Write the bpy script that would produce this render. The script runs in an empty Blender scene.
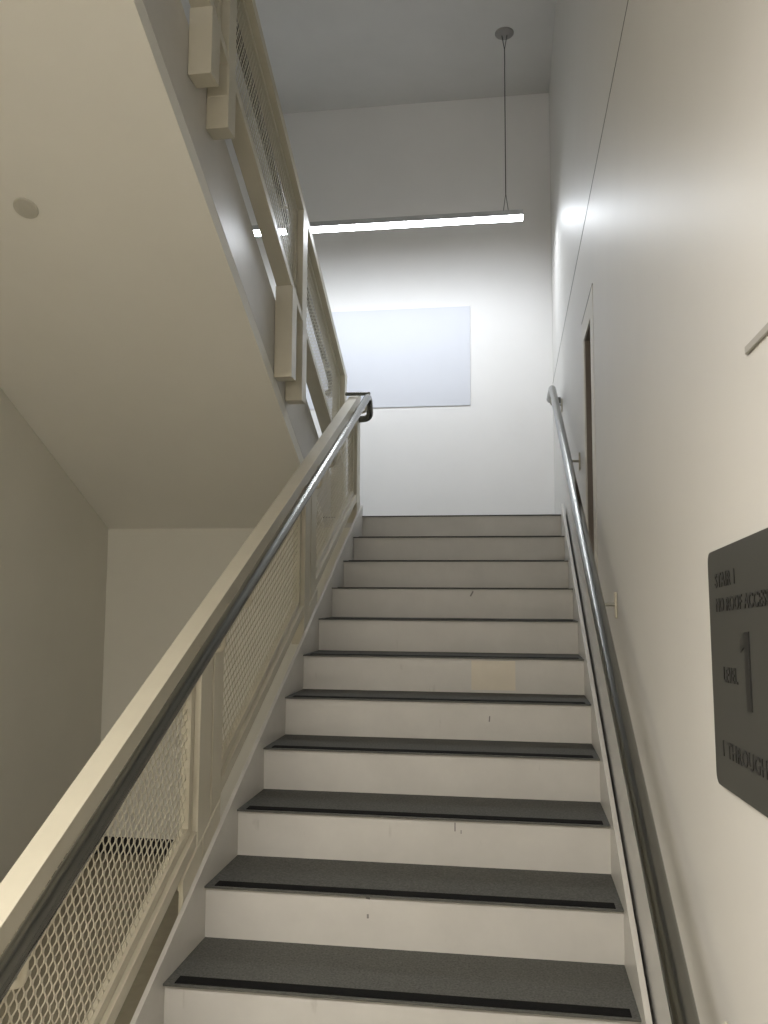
import bpy, bmesh, math, random
from mathutils import Vector, Matrix
random.seed(4)
scn = bpy.context.scene
col = scn.collection

# ------------------------------------------------------------------ layout
RISE, GO = 0.1544, 0.305
SL = RISE / GO
H_EYE = 1.6584
YN = 2.2967                      # front of nosing 4
XL, XR = -0.934, 0.310           # stair clear width
WX_R, WX_L = 0.340, -2.650       # side walls
Y_LAND, Y_END, Y_BACK = 5.347, 6.70, -2.2
Z_LAND = 14 * RISE
Z_CEIL = 5.73
XU = -1.186                      # upper stringer, face towards the well
Z_SOF = 2.088
def N1(y): return 4 * RISE + (y - YN) * SL                 # lower nosing line
def N2(y): return 2.49 + (Y_LAND - y) * SL                 # upper nosing line
def SOF(y): return Z_SOF + (Y_LAND - y) * SL

# ------------------------------------------------------------------ materials
def mat(name, color, rough=0.6, metal=0.0, noise=0.0, nscale=6.0, bump=0.0, bscale=60.0, spec=0.5,
        dark=None, coat=0.0, stretch=None):
    m = bpy.data.materials.new(name); m.use_nodes = True
    nt = m.node_tree; b = nt.nodes['Principled BSDF']
    b.inputs['Base Color'].default_value = (*color, 1)
    b.inputs['Roughness'].default_value = rough
    b.inputs['Metallic'].default_value = metal
    b.inputs['Specular IOR Level'].default_value = spec
    b.inputs['Coat Weight'].default_value = coat
    tc = nt.nodes.new('ShaderNodeTexCoord')
    src = tc.outputs['Object']
    if stretch:
        mp = nt.nodes.new('ShaderNodeMapping'); mp.inputs['Scale'].default_value = stretch
        nt.links.new(src, mp.inputs['Vector']); src = mp.outputs['Vector']
    if noise > 0:
        n = nt.nodes.new('ShaderNodeTexNoise'); n.inputs['Scale'].default_value = nscale
        n.inputs['Detail'].default_value = 6; n.inputs['Roughness'].default_value = 0.6
        nt.links.new(src, n.inputs['Vector'])
        r = nt.nodes.new('ShaderNodeValToRGB')
        r.color_ramp.elements[0].position = 0.3; r.color_ramp.elements[1].position = 0.7
        d = dark or tuple(c * (1 - noise) for c in color)
        r.color_ramp.elements[0].color = (*d, 1)
        r.color_ramp.elements[1].color = (*[min(1, c * (1 + noise * .4)) for c in color], 1)
        nt.links.new(n.outputs['Fac'], r.inputs['Fac'])
        nt.links.new(r.outputs['Color'], b.inputs['Base Color'])
    if bump > 0:
        n2 = nt.nodes.new('ShaderNodeTexNoise'); n2.inputs['Scale'].default_value = bscale
        n2.inputs['Detail'].default_value = 3
        nt.links.new(src, n2.inputs['Vector'])
        bp = nt.nodes.new('ShaderNodeBump'); bp.inputs['Strength'].default_value = bump
        bp.inputs['Distance'].default_value = 0.002
        nt.links.new(n2.outputs['Fac'], bp.inputs['Height'])
        nt.links.new(bp.outputs['Normal'], b.inputs['Normal'])
    return m

def mat_riser():
    """white painted risers with fine vertical scuffs"""
    m = mat('riser_paint', (0.62, 0.60, 0.56), 0.45, noise=0.07, nscale=5, bump=0.12, bscale=40)
    nt = m.node_tree; b = nt.nodes['Principled BSDF']
    tc = nt.nodes.new('ShaderNodeTexCoord')
    mp = nt.nodes.new('ShaderNodeMapping'); mp.inputs['Scale'].default_value = (26, 3, 6)
    nt.links.new(tc.outputs['Object'], mp.inputs['Vector'])
    v = nt.nodes.new('ShaderNodeTexNoise'); v.inputs['Scale'].default_value = 1.0; v.inputs['Detail'].default_value = 4
    nt.links.new(mp.outputs['Vector'], v.inputs['Vector'])
    r = nt.nodes.new('ShaderNodeValToRGB')
    r.color_ramp.elements[0].position = 0.70; r.color_ramp.elements[1].position = 0.80
    r.color_ramp.elements[0].color = (0, 0, 0, 1); r.color_ramp.elements[1].color = (0.5, 0.5, 0.5, 1)
    nt.links.new(v.outputs['Fac'], r.inputs['Fac'])
    mx = nt.nodes.new('ShaderNodeMix'); mx.data_type = 'RGBA'
    old = b.inputs['Base Color'].links[0].from_socket
    nt.links.new(r.outputs['Color'], mx.inputs['Factor'])
    nt.links.new(old, mx.inputs['A']); mx.inputs['B'].default_value = (0.36, 0.34, 0.31, 1)
    nt.links.new(mx.outputs['Result'], b.inputs['Base Color'])
    return m

def emit(name, color, strength):
    m = bpy.data.materials.new(name); m.use_nodes = True
    nt = m.node_tree; b = nt.nodes['Principled BSDF']
    b.inputs['Base Color'].default_value = (0.9, 0.9, 0.9, 1)
    b.inputs['Emission Color'].default_value = (*color, 1)
    b.inputs['Emission Strength'].default_value = strength
    return m

M = dict(
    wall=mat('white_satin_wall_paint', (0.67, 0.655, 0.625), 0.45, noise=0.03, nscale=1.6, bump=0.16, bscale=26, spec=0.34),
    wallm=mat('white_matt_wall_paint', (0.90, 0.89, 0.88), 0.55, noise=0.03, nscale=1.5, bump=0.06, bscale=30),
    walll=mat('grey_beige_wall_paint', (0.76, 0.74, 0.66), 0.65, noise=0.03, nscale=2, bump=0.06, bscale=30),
    ceil=mat('ceiling_paint', (0.70, 0.69, 0.67), 0.75, noise=0.05, nscale=2.2),
    soffit=mat('soffit_paint', (0.88, 0.86, 0.79), 0.7, noise=0.03, nscale=1.5),
    steel=mat('cream_painted_steel', (0.60, 0.56, 0.45), 0.38, noise=0.05, nscale=9, bump=0.05, bscale=50),
    skirt=mat('white_painted_steel', (0.62, 0.60, 0.56), 0.35, noise=0.06, nscale=7, bump=0.05, bscale=50),
    riser=mat_riser(),
    tread=mat('speckled_grey_tread', (0.125, 0.125, 0.115), 0.85, spec=0.25, noise=0.45, nscale=160, bump=0.3, bscale=180),
    strip=mat('black_grit_strip', (0.010, 0.010, 0.010), 0.9, spec=0.12, noise=0.4, nscale=220, bump=0.4, bscale=260),
    edge=mat('tread_front_edge', (0.10, 0.10, 0.09), 0.6, noise=0.25, nscale=90),
    rail=mat('dark_steel_rail', (0.20, 0.20, 0.185), 0.24, metal=1.0, noise=0.08, nscale=20, stretch=(1, .1, 1)),
    bracket=mat('bracket_steel', (0.45, 0.44, 0.40), 0.4, metal=0.8, noise=0.05, nscale=20),
    rubber=mat('black_rubber_base', (0.012, 0.011, 0.010), 0.6, noise=0.2, nscale=30),
    floor=mat('brown_beige_floor', (0.28, 0.25, 0.18), 0.45, noise=0.12, nscale=14, bump=0.05, bscale=90),
    landing=mat('landing_floor', (0.125, 0.125, 0.115), 0.6, noise=0.3, nscale=120),
    patch=mat('bluish_white_panel', (0.72, 0.74, 0.80), 0.5, noise=0.02, nscale=2),
    beige=mat('lighter_beige', (0.70, 0.64, 0.53), 0.45, noise=0.05, nscale=8),
    sign=mat('charcoal_sign_plastic', (0.050, 0.050, 0.044), 0.42, noise=0.06, nscale=40),
    letter=mat('sign_raised_letters', (0.012, 0.012, 0.011), 0.40, noise=0.1, nscale=40),
    grey=mat('grey_plastic', (0.40, 0.385, 0.355), 0.5, noise=0.05, nscale=20),
    disc=mat('grey_cover_plate', (0.56, 0.54, 0.47), 0.5, noise=0.05, nscale=20),
    niche=mat('brown_window_reveal', (0.19, 0.16, 0.135), 0.55, noise=0.1, nscale=12),
    frame=mat('cream_window_frame', (0.68, 0.655, 0.59), 0.45, noise=0.03, nscale=9),
    pane=mat('dark_window_pane', (0.03, 0.032, 0.035), 0.08, noise=0.05, nscale=4),
    seam=mat('dark_wall_seam', (0.24, 0.23, 0.22), 0.7, noise=0.1, nscale=30),
    housing=mat('white_light_housing', (0.50, 0.50, 0.52), 0.5, noise=0.02, nscale=8),
    cable=mat('steel_cable', (0.12, 0.12, 0.115), 0.4, metal=0.6, noise=0.1, nscale=60),
    canopy=mat('canopy_metal', (0.30, 0.29, 0.28), 0.4, noise=0.05, nscale=20),
    cool=emit('cool_white_diffuser', (0.89, 0.94, 1.0), 49.0),
    warm=emit('warm_white_diffuser', (1.0, 0.94, 0.85), 155.0),
    warm2=emit('neutral_white_diffuser', (1.0, 0.98, 0.95), 28.0),
)

# ------------------------------------------------------------------ helpers (world coordinates in)
def obj(name, bm, m, parent=None, smooth=False, bevel=0.0, kind=None):
    me = bpy.data.meshes.new(name)
    bmesh.ops.recalc_face_normals(bm, faces=bm.faces)
    if parent is not None:
        off = parent.matrix_world.translation if parent.parent is None else parent.parent.location + parent.location
        bmesh.ops.translate(bm, verts=bm.verts, vec=-Vector(off))
    if smooth:
        for f in bm.faces: f.smooth = True
    bm.to_mesh(me); bm.free()
    me.materials.append(m)
    o = bpy.data.objects.new(name, me); col.objects.link(o)
    if parent is not None: o.parent = parent
    if bevel > 0:
        md = o.modifiers.new('bevel', 'BEVEL'); md.width = bevel; md.segments = 2; md.limit_method = 'ANGLE'
    if kind: o['kind'] = kind
    return o

def thing(name, label, cat, loc, group=None):
    o = bpy.data.objects.new(name, None); col.objects.link(o)
    o.location = loc; o['label'] = label; o['category'] = cat
    o.empty_display_size = 0.1
    o.matrix_world = Matrix.Translation(loc)
    if group: o['group'] = group
    return o

def tag(o, label, cat): o['label'] = label; o['category'] = cat; return o

def box(bm, x0, x1, y0, y1, z0, z1):
    v = [bm.verts.new((x, y, z)) for x in (x0, x1) for y in (y0, y1) for z in (z0, z1)]
    for f in ((0, 1, 3, 2), (4, 6, 7, 5), (0, 4, 5, 1), (2, 3, 7, 6), (0, 2, 6, 4), (1, 5, 7, 3)):
        bm.faces.new([v[i] for i in f])

def B(*boxes):
    bm = bmesh.new()
    for b in boxes: box(bm, *b)
    return bm

def yz_prism(bm, pts, x0, x1):
    """extrude a polygon given in (y, z) between two x"""
    a = [bm.verts.new((x0, y, z)) for y, z in pts]; b = [bm.verts.new((x1, y, z)) for y, z in pts]
    n = len(pts)
    bm.faces.new(a); bm.faces.new(b[::-1])
    for i in range(n): bm.faces.new((a[i], b[i], b[(i + 1) % n], a[(i + 1) % n]))

def slope_bar(bm, N, y0, y1, z0, z1, x0, x1):
    """bar parallel to a nosing line N, offsets z0..z1 above it"""
    yz_prism(bm, [(y0, N(y0) + z0), (y1, N(y1) + z0), (y1, N(y1) + z1), (y0, N(y0) + z1)], x0, x1)

def tube(bm, pts, r, seg=16, caps=True):
    pts = [Vector(p) for p in pts]; rings = []
    t0 = (pts[1] - pts[0]).normalized()
    n = Vector((0, 0, 1)) if abs(t0.z) < .9 else Vector((1, 0, 0))
    n = (n - t0 * n.dot(t0)).normalized()
    for i, p in enumerate(pts):
        if i == 0: t = t0
        elif i == len(pts) - 1: t = (pts[i] - pts[i - 1]).normalized()
        else: t = ((pts[i + 1] - p).normalized() + (p - pts[i - 1]).normalized()).normalized()
        n = (n - t * n.dot(t)).normalized(); b = t.cross(n)
        k = 1.0
        if 0 < i < len(pts) - 1:
            k = 1 / max(.5, t.dot((p - pts[i - 1]).normalized()))
        rings.append([bm.verts.new(p + (n * math.cos(a) + b * math.sin(a)) * r) for a in [2 * math.pi * j / seg for j in range(seg)]])
    for a, b in zip(rings, rings[1:]):
        for j in range(seg): bm.faces.new((a[j], a[(j + 1) % seg], b[(j + 1) % seg], b[j]))
    if caps:
        for rg in (rings[0][::-1], rings[-1]): bm.faces.new([bm.verts.new(v.co) for v in rg])

def round_path(pts, rad, n=7):
    """polyline with its corners rounded"""
    pts = [Vector(p) for p in pts]; out = [pts[0]]
    for i in range(1, len(pts) - 1):
        p, a, b = pts[i], pts[i - 1], pts[i + 1]
        d1, d2 = (a - p), (b - p); r = min(rad, d1.length * .49, d2.length * .49)
        s, e = p + d1.normalized() * r, p + d2.normalized() * r
        for k in range(n + 1):
            t = k / n; out.append((1 - t) ** 2 * s + 2 * t * (1 - t) * p + t * t * e)
    out.append(pts[-1]); return out

def disc(bm, c, r, h, axis, seg=32, dome=0.0):
    """short cylinder, axis = unit vector, dome rounds its outer face"""
    ax = Vector(axis).normalized(); u = ax.orthogonal().normalized(); w = ax.cross(u); c = Vector(c)
    prof = [(r, 0), (r, h * .6), (r * .93, h), (r * .5, h + dome * .8)]
    rings = [[bm.verts.new(c + ax * hh + (u * math.cos(a) + w * math.sin(a)) * rr) for a in [2 * math.pi * j / seg for j in range(seg)]] for rr, hh in prof]
    for a, b in zip(rings, rings[1:]):
        for j in range(seg): bm.faces.new((a[j], a[(j + 1) % seg], b[(j + 1) % seg], b[j]))
    bm.faces.new(rings[0][::-1]); t = bm.verts.new(c + ax * (h + dome))
    for j in range(seg): bm.faces.new((rings[-1][j], rings[-1][(j + 1) % seg], t))

# ------------------------------------------------------------------ the room
YB = Y_LAND + .036
obj('floor', B((WX_L, WX_R, Y_BACK, YB, -0.1, 0)), M['floor'], kind='structure')
obj('landing_slab', B((WX_L, WX_R, YB, Y_END, Z_SOF, Z_LAND - .006)), M['skirt'], kind='structure')
obj('landing_floor', B((WX_L, WX_R, YB, Y_END, Z_LAND - .006, Z_LAND)), M['landing'], kind='structure')
obj('upper_landing_floor', B((WX_L, WX_R, Y_BACK, 1.40, 4.06, 4.32)), M['ceil'], kind='structure')
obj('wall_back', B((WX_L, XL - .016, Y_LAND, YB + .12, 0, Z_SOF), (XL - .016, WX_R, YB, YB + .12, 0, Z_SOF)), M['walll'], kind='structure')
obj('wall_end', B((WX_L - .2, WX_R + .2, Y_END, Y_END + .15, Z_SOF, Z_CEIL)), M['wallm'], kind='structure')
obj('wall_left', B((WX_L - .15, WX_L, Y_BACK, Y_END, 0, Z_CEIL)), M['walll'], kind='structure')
obj('wall_front', B((WX_L - .15, WX_R + .15, Y_BACK - .15, Y_BACK, 0, Z_CEIL)), M['wallm'], kind='structure')
obj('ceiling', B((WX_L - .15, WX_R + .15, Y_BACK - .15, Y_END + .15, Z_CEIL, Z_CEIL + .12)), M['ceil'], kind='structure')
# right wall with the opening of the narrow window
oy0, oy1, oz0, oz1 = 3.58, 3.89, 1.77, 2.82
bm = B((WX_R, WX_R + .18, Y_BACK, oy0, 0, Z_CEIL), (WX_R, WX_R + .18, oy1, Y_END, 0, Z_CEIL),
       (WX_R, WX_R + .18, oy0, oy1, 0, oz0), (WX_R, WX_R + .18, oy0, oy1, oz1, Z_CEIL))
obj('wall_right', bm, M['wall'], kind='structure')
obj('baseboard_back', B((WX_L, XL - .02, Y_LAND - .008, Y_LAND, 0, 0.108)), M['rubber'], bevel=.002, kind='structure')
obj('baseboard_left', B((WX_L, WX_L + .008, Y_BACK, Y_LAND - .008, 0, 0.108)), M['rubber'], bevel=.002, kind='structure')
obj('trim_1', B((WX_R - .0015, WX_R, Y_BACK, Y_END, 3.319, 3.323)), M['seam'], kind='structure')
# narrow framed window in the right wall
w = obj('window_1', B((WX_R + .004, WX_R + .16, oy0 - .0, oy0 + .006, oz0, oz1), (WX_R + .004, WX_R + .16, oy1 - .006, oy1, oz0, oz1),
                      (WX_R + .004, WX_R + .16, oy0 + .006, oy1 - .006, oz1 - .006, oz1), (WX_R + .004, WX_R + .16, oy0 + .006, oy1 - .006, oz0, oz0 + .006)),
        M['niche'], kind='structure')
fx0, fx1 = WX_R - .0018, WX_R
obj('window_frame', B((fx0, fx1, 3.46, oy0, 1.665, 2.925), (fx0, fx1, oy1, 3.98, 1.665, 2.925),
                      (fx0, fx1, oy0, oy1, 1.665, oz0), (fx0, fx1, oy0, oy1, oz1, 2.925)), M['frame'], w)
obj('window_pane', B((WX_R + .11, WX_R + .118, oy0 + .006, oy1 - .006, oz0 + .006, oz1 - .006)), M['pane'], w)
obj('frame_joint', B((fx0 - .001, fx1, 3.46, 3.98, 2.922, 2.929)), M['seam'], w)

# ------------------------------------------------------------------ lower staircase
st = thing('staircase', 'white painted staircase with grey treads rising to the half landing', 'staircase', (-.31, 1.38, 0))
def Yk(k): return YN + (k - 4) * GO
for k in range(1, 15):
    y, z = Yk(k), k * RISE
    nose = .011
    bm = bmesh.new()
    box(bm, XL, XR, y + nose, y + nose + .02, (k - 1) * RISE, z - .006)
    rz = obj('riser', bm, M['riser'], st)
    if k < 14:
        t = obj('tread', B((XL, XR, y, y + GO + nose + .004, z - .006, z)), M['tread'], st, bevel=.0015)
        obj('nosing_strip', B((XL + .030, XR - .022, y + .004, y + .046, z, z + .0022)), M['strip'], t)
        obj('tread_edge', B((XL, XR, y - .003, y + .0005, z - .006, z - .0005)), M['edge'], t)
    else:
        obj('landing_nosing', B((XL, XR, y - .002, YB - .001, z - .006, z)), M['tread'], st)
    if k == 10:
        pass
# darker scuffs and a lighter beige patch on one riser
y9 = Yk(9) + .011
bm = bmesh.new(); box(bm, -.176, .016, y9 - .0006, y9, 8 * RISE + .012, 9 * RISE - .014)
obj('beige_patch', bm, M['beige'], st)
def scuff(k, x, z, w, h, a):
    yy = Yk(k) + .011
    bm = bmesh.new(); box(bm, -w / 2, w / 2, -.0007, 0, -h / 2, h / 2)
    bmesh.ops.rotate(bm, verts=bm.verts, cent=(0, 0, 0), matrix=Matrix.Rotation(a, 3, 'Y'))
    bmesh.ops.translate(bm, verts=bm.verts, vec=(x, yy, (k - 1) * RISE + z))
    obj('scuff_mark', bm, M['seam'], st)
scuff(8, -.09, .085, .005, .022, .1); scuff(6, -.19, .125, .004, .028, 0); scuff(6, -.17, .11, .003, .012, 0)
scuff(5, -.43, .142, .012, .006, .2); scuff(5, -.43, .09, .006, .012, 0); scuff(11, -.2, .125, .008, .03, .5)

# stringer plates
def stringer_pts(y0, y1, top=.065, dep=.39):
    pts = [(y0, max(0, N1(y0) + top - dep)), ]
    yc = y0
    # where the bottom edge leaves the floor
    yf = YN + (dep - top - 4 * RISE) / SL
    if yf > y0: pts.append((yf, 0))
    pts += [(y1, N1(y1) + top - dep), (y1, N1(y1) + top), (y0, N1(y0) + top)]
    return pts
bm = bmesh.new(); yz_prism(bm, stringer_pts(1.26, Y_LAND + .012), XL - .014, XL); obj('stringer', bm, M['skirt'], st, bevel=.001)
bm = bmesh.new(); yz_prism(bm, stringer_pts(1.26, Y_LAND + .012), XR, XR + .016); obj('stringer', bm, M['skirt'], st, bevel=.001)

# ------------------------------------------------------------------ upper staircase
up = thing('staircase', 'upper staircase overhead with a sloping beige soffit and cream stringer', 'staircase', (-1.9, Y_LAND - .3, Z_LAND))
YT = 1.40
YS = Y_LAND - .001
pts = [(YS, SOF(YS)), (YT, SOF(YT)), (YT, SOF(YT) + .10), (YS, SOF(YS) + .09)]
bm = bmesh.new(); yz_prism(bm, pts, WX_L + .002, XU - .001); obj('soffit', bm, M['soffit'], up)
stop = 2.316 + .24
pts = [(y, (SOF(y) if s == 0 else 2.316 + .24 + (Y_LAND - y) * SL)) for y, s in ((Y_LAND, 0), (YT, 0), (YT, 1), (Y_LAND, 1))]
YE = 5.63
pts = [(YE, Z_LAND + .001), (Y_LAND, 2.316 - .148), (YT, 2.316 - .148 + (Y_LAND - YT) * SL), (YT, 2.556 + (Y_LAND - YT) * SL), (YE, 2.556 + (Y_LAND - YE) * SL)]
bm = bmesh.new(); yz_prism(bm, pts, XU - .014, XU); obj('stringer', bm, M['skirt'], up, bevel=.001)
yk = lambda k: Y_LAND - .305 - (k - 1) * GO
kk = 1
while True:
    z = Z_LAND + kk * RISE; y = yk(kk) + GO
    if y - GO < YT or z > 4.3: break
    obj('riser', B((WX_L + .002, XU - .014, y - .03, y - .011, z - RISE, z - .006)), M['riser'], up)
    obj('tread', B((WX_L + .002, XU - .014, y - GO - .011, y, z - .006, z)), M['tread'], up)
    kk += 1

# ------------------------------------------------------------------ guards
def mesh_panel(bm, N, y0, y1, a, b, xc, th=.0024, pitch=.0272, sgn=1):
    """expanded metal between y0..y1 and N+a..N+b: square lattice along the slope, rounded openings"""
    c = 1 / math.sqrt(1 + SL * SL)
    u = Vector((0, c, sgn * SL * c)); v = Vector((0, -sgn * SL * c, c))
    o = Vector((xc, y0, N(y0) + a))
    L = (y1 - y0) / c + .6; Hh = (b - a) * c
    nv = max(1, round(Hh / pitch)); pv = Hh / nv
    i0 = -int(.4 / pitch); nu = int(L / pitch) + 4
    grid = {}
    def gv(i, j, s):
        k = (i, j, s)
        if k not in grid: grid[k] = bm.verts.new(o + u * (i * pitch) + v * (j * pv) + Vector((s * th / 2, 0, 0)))
        return grid[k]
    ho = .508
    for j in range(nv):
        for i in range(i0, nu):
            cy = o.y + u.y * (i + .5) * pitch + v.y * (j + .5) * pv
            if cy < y0 - pitch or cy > y1 + pitch: continue
            inner = {}
            for s in (-1, 1):
                ring = []
                for q in range(8):
                    ang = math.radians((30, 60, 120, 150, 210, 240, 300, 330)[q])
                    # slightly stretched towards one diagonal, like flattened expanded metal
                    pu, pvv = math.cos(ang), math.sin(ang)
                    d1, d2 = (pu + pvv) / 1.414, (pu - pvv) / 1.414
                    d1 *= 1.02; d2 *= 1.02
                    pu, pvv = (d1 + d2) / 1.414, (d1 - d2) / 1.414
                    ring.append(bm.verts.new(o + u * ((i + .5 + pu * ho) * pitch) + v * ((j + .5 + pvv * ho) * pv) + Vector((s * th / 2, 0, 0))))
                inner[s] = ring
                cs = [gv(i + 1, j + 1, s), gv(i, j + 1, s), gv(i, j, s), gv(i + 1, j, s)]
                for q in range(4):      # corner between ring verts 2q and 2q+1
                    A, Bv = ring[2 * q], ring[2 * q + 1]
                    bm.faces.new((A, cs[q], Bv))
                    nx = ring[(2 * q + 2) % 8]
                    bm.faces.new((Bv, cs[q], cs[(q + 1) % 4], nx))
            for q in range(8):
                bm.faces.new((inner[-1][q], inner[-1][(q + 1) % 8], inner[1][(q + 1) % 8], inner[1][q]))
    for yy, n in ((y0, (0, -1, 0)), (y1, (0, 1, 0))):
        g = bm.verts[:] + bm.edges[:] + bm.faces[:]
        bmesh.ops.bisect_plane(bm, geom=g, plane_co=(0, yy, 0), plane_no=n, clear_outer=True)

def guard(root, N, posts, panels, gussets, xin, xout, sgn, xg, ystart, yend, topz=.80):
    """xin = face towards the walked stair, xout = face towards the well"""
    a, b = min(xin, xout), max(xin, xout); xc = (a + b) / 2
    bm = bmesh.new(); slope_bar(bm, N, ystart, yend, topz - .007, topz, a, b)
    slope_bar(bm, N, ystart, yend, topz - .052, topz - .007, a + .001, b - .001)
    obj('cap_rail', bm, M['steel'], root, bevel=.0012)
    bm = bmesh.new(); slope_bar(bm, N, ystart, yend, .135, .180, a + .004, b - .004); obj('bottom_rail', bm, M['steel'], root, bevel=.002)
    for y0, y1 in posts:
        bm = bmesh.new(); yz_prism(bm, [(y0, N(y0) + .0), (y1, N(y1) + .0), (y1, N(y1) + topz - .051), (y0, N(y0) + topz - .051)], a + .001, b - .001)
        obj('post', bm, M['steel'], root, bevel=.003)
    for y0, y1, zb, zt in gussets:
        bm = bmesh.new(); yz_prism(bm, [(y0, zb), (y1, zb), (y1, N(y1) + zt), (y0, N(y0) + zt)], min(xg), max(xg))
        obj('gusset_plate', bm, M['steel'], root, bevel=.002)
    for y0, y1 in panels:
        z0, z1 = .182, topz - .054; fw = .028; fx0, fx1 = xc - .012, xc + .012
        bm = bmesh.new()
        slope_bar(bm, N, y0, y1, z0, z0 + .030, fx0, fx1); slope_bar(bm, N, y0, y1, z1 - .03, z1, fx0, fx1)
        for p, q in ((y0, y0 + fw), (y1 - fw, y1)):
            yz_prism(bm, [(p, N(p) + z0 + .03), (q, N(q) + z0 + .03), (q, N(q) + z1 - .03), (p, N(p) + z1 - .03)], fx0, fx1)
        fr = obj('panel_frame', bm, M['steel'], root, bevel=.001)
        bm = bmesh.new(); mesh_panel(bm, N, y0 + fw, y1 - fw, z0 + .03, z1 - .03, xc, sgn=sgn)
        obj('expanded_metal', bm, M['steel'], fr)

# lower guard
lg = thing('stair_guard', 'cream steel guard with expanded metal panels beside the lower staircase', 'railing', (-.98, 1.3, 0))
zsg = lambda y: N1(y) - .22
guard(lg, N1,
      posts=[(1.27, 1.37), (1.385, 1.475), (2.575, 2.678), (2.692, 2.782), (3.90, 4.005), (4.02, 4.13), (5.24, 5.345)],
      panels=[(1.48, 2.57), (2.787, 3.895), (4.135, 5.235)],
      gussets=[(2.46, 2.612, N1(2.46) - .16, .134), (2.618, 2.773, N1(2.62) - .16, .134), (3.99, 4.16, N1(4.0) - .16, .134),
               (1.30, 1.45, N1(1.30) - .16, .134), (5.23, 5.345, N1(5.23) - .16, .134)],
      xin=-.950, xout=-1.012, sgn=1, xg=(-.9485, -.962), ystart=1.27, yend=5.36)
# upper guard
ug = thing('stair_guard', 'cream steel guard with expanded metal panels climbing overhead', 'railing', (-1.14, 5.2, 2.2))
guard(ug, N2,
      posts=[(1.85, 1.95), (3.09, 3.18), (4.35, 4.45), (5.55, 5.62)],
      panels=[(1.955, 3.085), (3.185, 4.345), (4.455, 5.545)],
      gussets=[(4.13, 4.22, 2.76, .134), (4.352, 4.448, 2.69, .134), (2.89, 2.98, 3.60, .134), (3.092, 3.178, 3.50, .134), (5.552, 5.618, Z_LAND + .001, .134)],
      xin=-1.184, xout=-1.095, sgn=-1, xg=(-1.184, -1.092), ystart=1.45, yend=5.63)

# ------------------------------------------------------------------ handrails
RR = .0215
def bracket(parent, p, wallx, kind):
    """J shaped arm from the wall or post up into the underside of the rail"""
    x, y, z = p; s = 1 if wallx > x else -1
    bm = bmesh.new()
    dr = .07 if kind == 'wall' else .078
    tube(bm, round_path([(wallx, y, z - dr), (x, y, z - dr), (x, y, z - RR + .004)], .022, 6), .0062 if kind == 'wall' else .008, 10)
    b = obj('bracket', bm, M['bracket' if kind == 'wall' else 'steel'], parent, smooth=True)
    if kind == 'wall':
        bm = bmesh.new(); box(bm, min(wallx, wallx - s * .007), max(wallx, wallx - s * .007), y - .016, y + .016, z - .115, z - .030)
        obj('bracket_plate', bm, M['steel'], b, bevel=.003)
    else:
        bm = bmesh.new(); tube(bm, [(x, y - .03, z - RR - .001), (x, y + .03, z - RR - .001 + .06 * SL)], .007, 8)
        obj('saddle', bm, M['steel'], b)

DZ = .82
xh = -.874
hr = thing('handrail', 'round steel handrail on the left guard of the lower stairs', 'handrail', (xh, 1.2, 0))
zt = N1(5.36) + DZ
zt = N1(5.20) + DZ
path = round_path([(xh, 1.0, N1(1.0) + DZ), (xh, 5.20, zt), (xh, 5.27, zt - .13), (-.96, 5.30, zt - .13)], .06, 8)
bm = bmesh.new(); tube(bm, path, RR, 20); obj('rail', bm, M['rail'], hr, smooth=True)
for y in (1.22, 1.50, 2.55, 2.81, 3.875, 4.155, 5.10): bracket(hr, (xh, y, N1(y) + DZ), -.972, 'post')
bm = bmesh.new(); tube(bm, [(-1.03, 5.26, zt + .028), (xh + .005, 5.20, zt + .012)], .012, 12)
obj('crossbar', bm, M['rail'], hr, smooth=True)

xr = .267
DR = .795
rr = thing('handrail', 'round steel handrail fixed to the right wall', 'handrail', (xr, 1.2, 0))
zt2 = N1(5.36) + DR
path = round_path([(xr, 1.0, N1(1.0) + DR - .01), (xr, 5.36, zt2), (xr, 5.72, zt2), (WX_R - .001, 5.72, zt2)], .06, 8)
bm = bmesh.new(); tube(bm, path, RR, 20); obj('rail', bm, M['rail'], rr, smooth=True)
for y in (1.50, 2.87, 4.22, 5.55):
    bracket(rr, (xr, y, min(N1(y) + DR, zt2)), WX_R - .0005, 'wall')

xq = -1.245
hu = thing('handrail', 'round steel handrail behind the overhead guard', 'handrail', (xq, 5.3, 2.2))
DU = .895
path = round_path([(xq, 5.70, N2(5.80) + DU - .10), (xq, 5.80, N2(5.80) + DU - .10), (xq, 5.80, N2(5.80) + DU), (xq, 1.5, N2(1.5) + DU)], .05, 8)
bm = bmesh.new(); tube(bm, path, RR, 16); obj('rail', bm, M['rail'], hu, smooth=True)
for y in (1.90, 3.13, 4.40, 5.58): bracket(hu, (xq, y, N2(y) + DU), -1.15, 'post')

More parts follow.
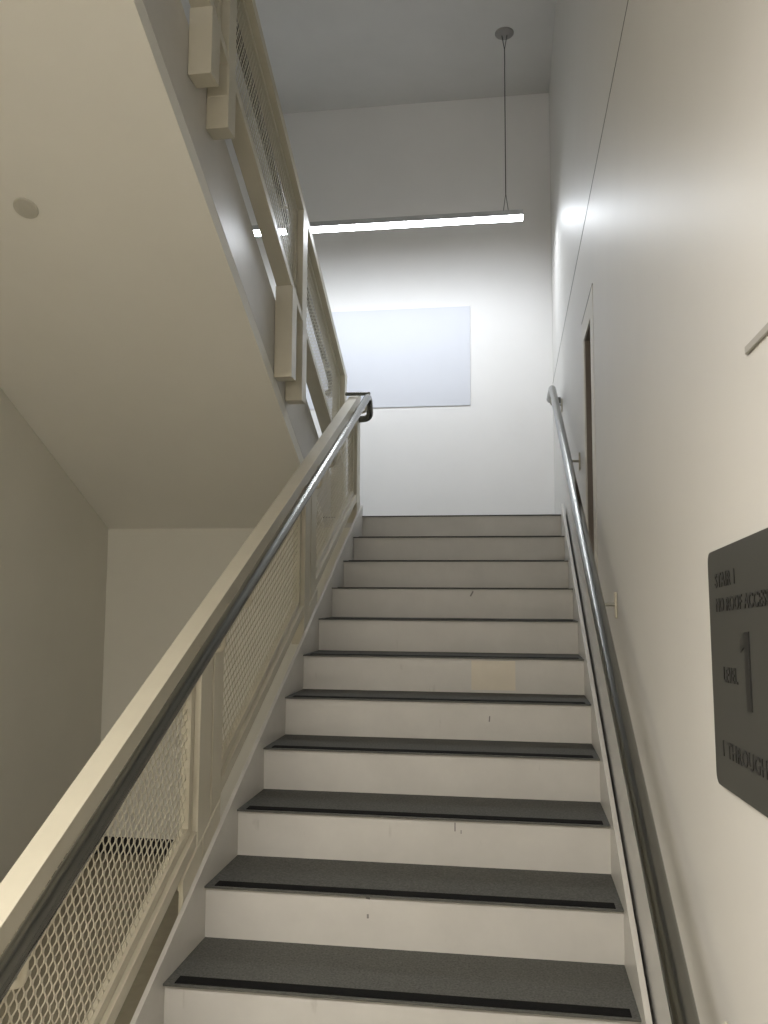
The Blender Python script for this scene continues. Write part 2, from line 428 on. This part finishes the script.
# ------------------------------------------------------------------ pendant light and added unseen lamps
def pendant(cy, zb, x0, x1, zc, em, label, cx):
    t = thing('pendant_light', label, 'light', ((x0 + x1) / 2, cy, zb))
    W2, hh = .055, .05
    bm = B((x0, x1, cy - W2, cy + W2, zb + .012, zb + hh))
    obj('housing', bm, M['housing'], t, bevel=.003)
    bm = bmesh.new()                       # shallow lens below the housing
    n = 8; prof = [(-W2 + .004 + (2 * W2 - .008) * i / n, zb + .0118 - .010 * math.sin(math.pi * i / n)) for i in range(n + 1)]
    yz_prism(bm, [(cy + p, z) for p, z in prof], x0 + .003, x1 - .003)
    obj('diffuser', bm, em, t)
    for xx in cx:
        bm = bmesh.new()
        tube(bm, [(xx, cy, zb + .20), (xx, cy, zc - .13)], .0035, 8)
        for s in (-1, 1):
            tube(bm, [(xx + s * .02, cy, zb + hh), (xx, cy, zb + .20)], .0022, 6)
            tube(bm, [(xx + s * .018, cy, zc - .02), (xx, cy, zc - .13)], .0025, 6)
        obj('suspension_cable', bm, M['cable'], t)
        bm = bmesh.new(); disc(bm, (xx, cy, zc), .068, .012, (0, 0, -1), dome=.006)
        obj('ceiling_canopy', bm, M['canopy'], t, smooth=False)
    return t
pendant(5.90, 4.315, -2.33, .108, Z_CEIL, M['cool'], 'long white linear light hanging from the ceiling before the end wall', (-.012, -2.2))
def added_wrap_light(name, label, x0, x1, cy, zt, em, hang=None):
    """unseen wraparound fixture added for its light: steel pan with a deep white lens"""
    t = thing(name, label, 'light', ((x0 + x1) / 2, cy, zt))
    obj('housing', B((x0, x1, cy - .07, cy + .07, zt - .03, zt)), M['housing'], t, bevel=.003)
    n = 14; bm = bmesh.new()
    yz_prism(bm, [(cy - .085 * math.cos(math.pi * i / n), zt - .0305 - .022 * math.sin(math.pi * i / n)) for i in range(n + 1)], x0 + .01, x1 - .01)
    obj('diffuser', bm, em, t)
    if hang:
        for xx in (x0 + .15, x1 - .15):
            bm = bmesh.new(); tube(bm, [(xx, cy, zt - .002), (xx, cy, hang)], .006, 8); obj('stem', bm, M['canopy'], t)
added_wrap_light('pendant_light', 'unseen wraparound light added under the upper landing to light the foot of the stairs', -1.45, -.35, -.12, 2.62, M['warm'], 4.06)  # added lamp out of view, position guessed to suit the shading of the lower stairs
added_wrap_light('added_ceiling_light', 'unseen wraparound light added on the ceiling above the upper landing as fill', -1.9, -.2, -.9, Z_CEIL, M['warm2'])  # added lamp out of view, lifts the ceiling and the upper end wall

# ------------------------------------------------------------------ things on walls and soffit
o = obj('wall_panel', B((-1.80, -.305, Y_END - .006, Y_END - .0003, 3.165, 3.975)), M['patch'], bevel=.0015)
tag(o, 'blank bluish white rectangular panel on the end wall below the light', 'panel')
bm = bmesh.new()
nrm = Vector((0, -SL, -1)).normalized()
disc(bm, (-1.945, 3.10, SOF(3.10)), .050, .008, nrm, dome=.003)
tag(obj('cover_plate', bm, M['disc']), 'round grey cover plate on the sloping beige soffit', 'cover plate')
tag(obj('wall_bar', B((WX_R - .005, WX_R - .0003, .75, 1.262, 2.005, 2.017)), M['grey'], bevel=.0015),
    'short grey horizontal bar fixed on the right wall above the sign', 'bar')

# sign
sg = thing('stair_sign', 'charcoal stair level sign with raised letters on the right wall', 'sign', (WX_R, 1.345, 1.54))
sy0, sy1, sz0, sz1, cr = 1.140, 1.524, 1.362, 1.742, .018
pts = []
for cy_, cz_, a0 in ((sy1 - cr, sz1 - cr, 0), (sy0 + cr, sz1 - cr, 90), (sy0 + cr, sz0 + cr, 180), (sy1 - cr, sz0 + cr, 270)):
    for i in range(7):
        a = math.radians(a0 + 15 * i); pts.append((cy_ + cr * math.cos(a), cz_ + cr * math.sin(a)))
bm = bmesh.new(); yz_prism(bm, pts, WX_R - .006, WX_R - .0003)
obj('sign_plate', bm, M['sign'], sg, bevel=.001)
R = Matrix(((0, 0, -1), (-1, 0, 0), (0, 1, 0))).to_4x4()      # reading left to right along -Y, up = Z, facing -X
def text(body, size, y, z, name='lettering', sx=1.0):
    cu = bpy.data.curves.new('t', 'FONT'); cu.body = body; cu.size = size; cu.extrude = .0006; cu.align_x = 'LEFT'; cu.offset = .0005 * (size / .03)
    cu.space_character = 1.08
    ob = bpy.data.objects.new('t', cu); col.objects.link(ob)
    dg = bpy.context.evaluated_depsgraph_get(); dg.update()
    me = bpy.data.meshes.new_from_object(ob.evaluated_get(dg))
    bpy.data.objects.remove(ob, do_unlink=True); bpy.data.curves.remove(cu)
    bm = bmesh.new(); bm.from_mesh(me); bpy.data.meshes.remove(me)
    bmesh.ops.scale(bm, verts=bm.verts, vec=(sx, 1, 1)); bm.verts.ensure_lookup_table(); bm.verts.index_update()
    # one object per word: walk the letters left to right and cut where the gap is wide
    isl, seen = [], set()
    for v0 in bm.verts:
        if v0 in seen: continue
        st_, comp = [v0], []
        seen.add(v0)
        while st_:
            v = st_.pop(); comp.append(v.index)
            for e in v.link_edges:
                o = e.other_vert(v)
                if o not in seen: seen.add(o); st_.append(o)
        isl.append((min(bm.verts[i].co.x for i in comp), max(bm.verts[i].co.x for i in comp), comp))
    isl.sort(); words = []
    for a, b, comp in isl:
        if words and a - words[-1][0] < size * .26 * sx: words[-1][0] = max(words[-1][0], b); words[-1][1] += comp
        else: words.append([b, list(comp)])
    for _, idx in words:
        keep = set(idx); w_ = bm.copy(); w_.verts.ensure_lookup_table()
        bmesh.ops.delete(w_, geom=[v for v in w_.verts if v.index not in keep], context='VERTS')
        bmesh.ops.transform(w_, verts=w_.verts, matrix=Matrix.Translation((WX_R - .0066, y, z)) @ R)
        obj(name, w_, M['letter'], sg)
    bm.free()
text('STAIR 1', .032, 1.474, 1.680, sx=1.15)
text('NO ROOF ACCESS', .030, 1.474, 1.641, sx=1.12)
text('LEVEL', .033, 1.442, 1.530, sx=.95)
text('1 THROUGH 5', .034, 1.474, 1.413, sx=1.22)
bm = bmesh.new()                                           # the tall level numeral
yz_prism(bm, [(1.283, 1.495), (1.309, 1.495), (1.309, 1.585), (1.331, 1.577), (1.331, 1.594), (1.303, 1.607), (1.283, 1.607)], WX_R - .0075, WX_R - .0055)
obj('level_numeral', bm, M['letter'], sg)
sg.rotation_euler.x = -math.radians(2.8)                   # it hangs slightly crooked

# ------------------------------------------------------------------ camera
yaw, pitch, roll, f = 0.14744, 0.09731, -0.005524, 854.171
cy, sy, cp, sp = math.cos(yaw), math.sin(yaw), math.cos(pitch), math.sin(pitch)
Rt = Vector((cy, sy, 0)); F = Vector((-sy * cp, cy * cp, sp)); U = Vector((sy * sp, -cy * sp, cp))
R2 = Rt * math.cos(roll) - U * math.sin(roll); U2 = Rt * math.sin(roll) + U * math.cos(roll)
cam = bpy.data.cameras.new('camera'); cam.sensor_fit = 'VERTICAL'; cam.sensor_height = 36; cam.sensor_width = 27
cam.lens = f / 1024 * 36; cam.clip_start = .05
co = bpy.data.objects.new('camera', cam); col.objects.link(co)
m4 = Matrix((R2, U2, -F)).transposed().to_4x4(); m4.translation = Vector((0, 0, H_EYE)); co.matrix_world = m4
scn.camera = co

w = bpy.data.worlds.new('world'); scn.world = w; w.use_nodes = True
w.node_tree.nodes['Background'].inputs['Color'].default_value = (.5, .5, .5, 1)
w.node_tree.nodes['Background'].inputs['Strength'].default_value = .02
vs = scn.view_settings
vs.view_transform = 'Standard'; vs.look = 'None'; vs.gamma = 1; vs.use_curve_mapping = False
vs.exposure = 0.0
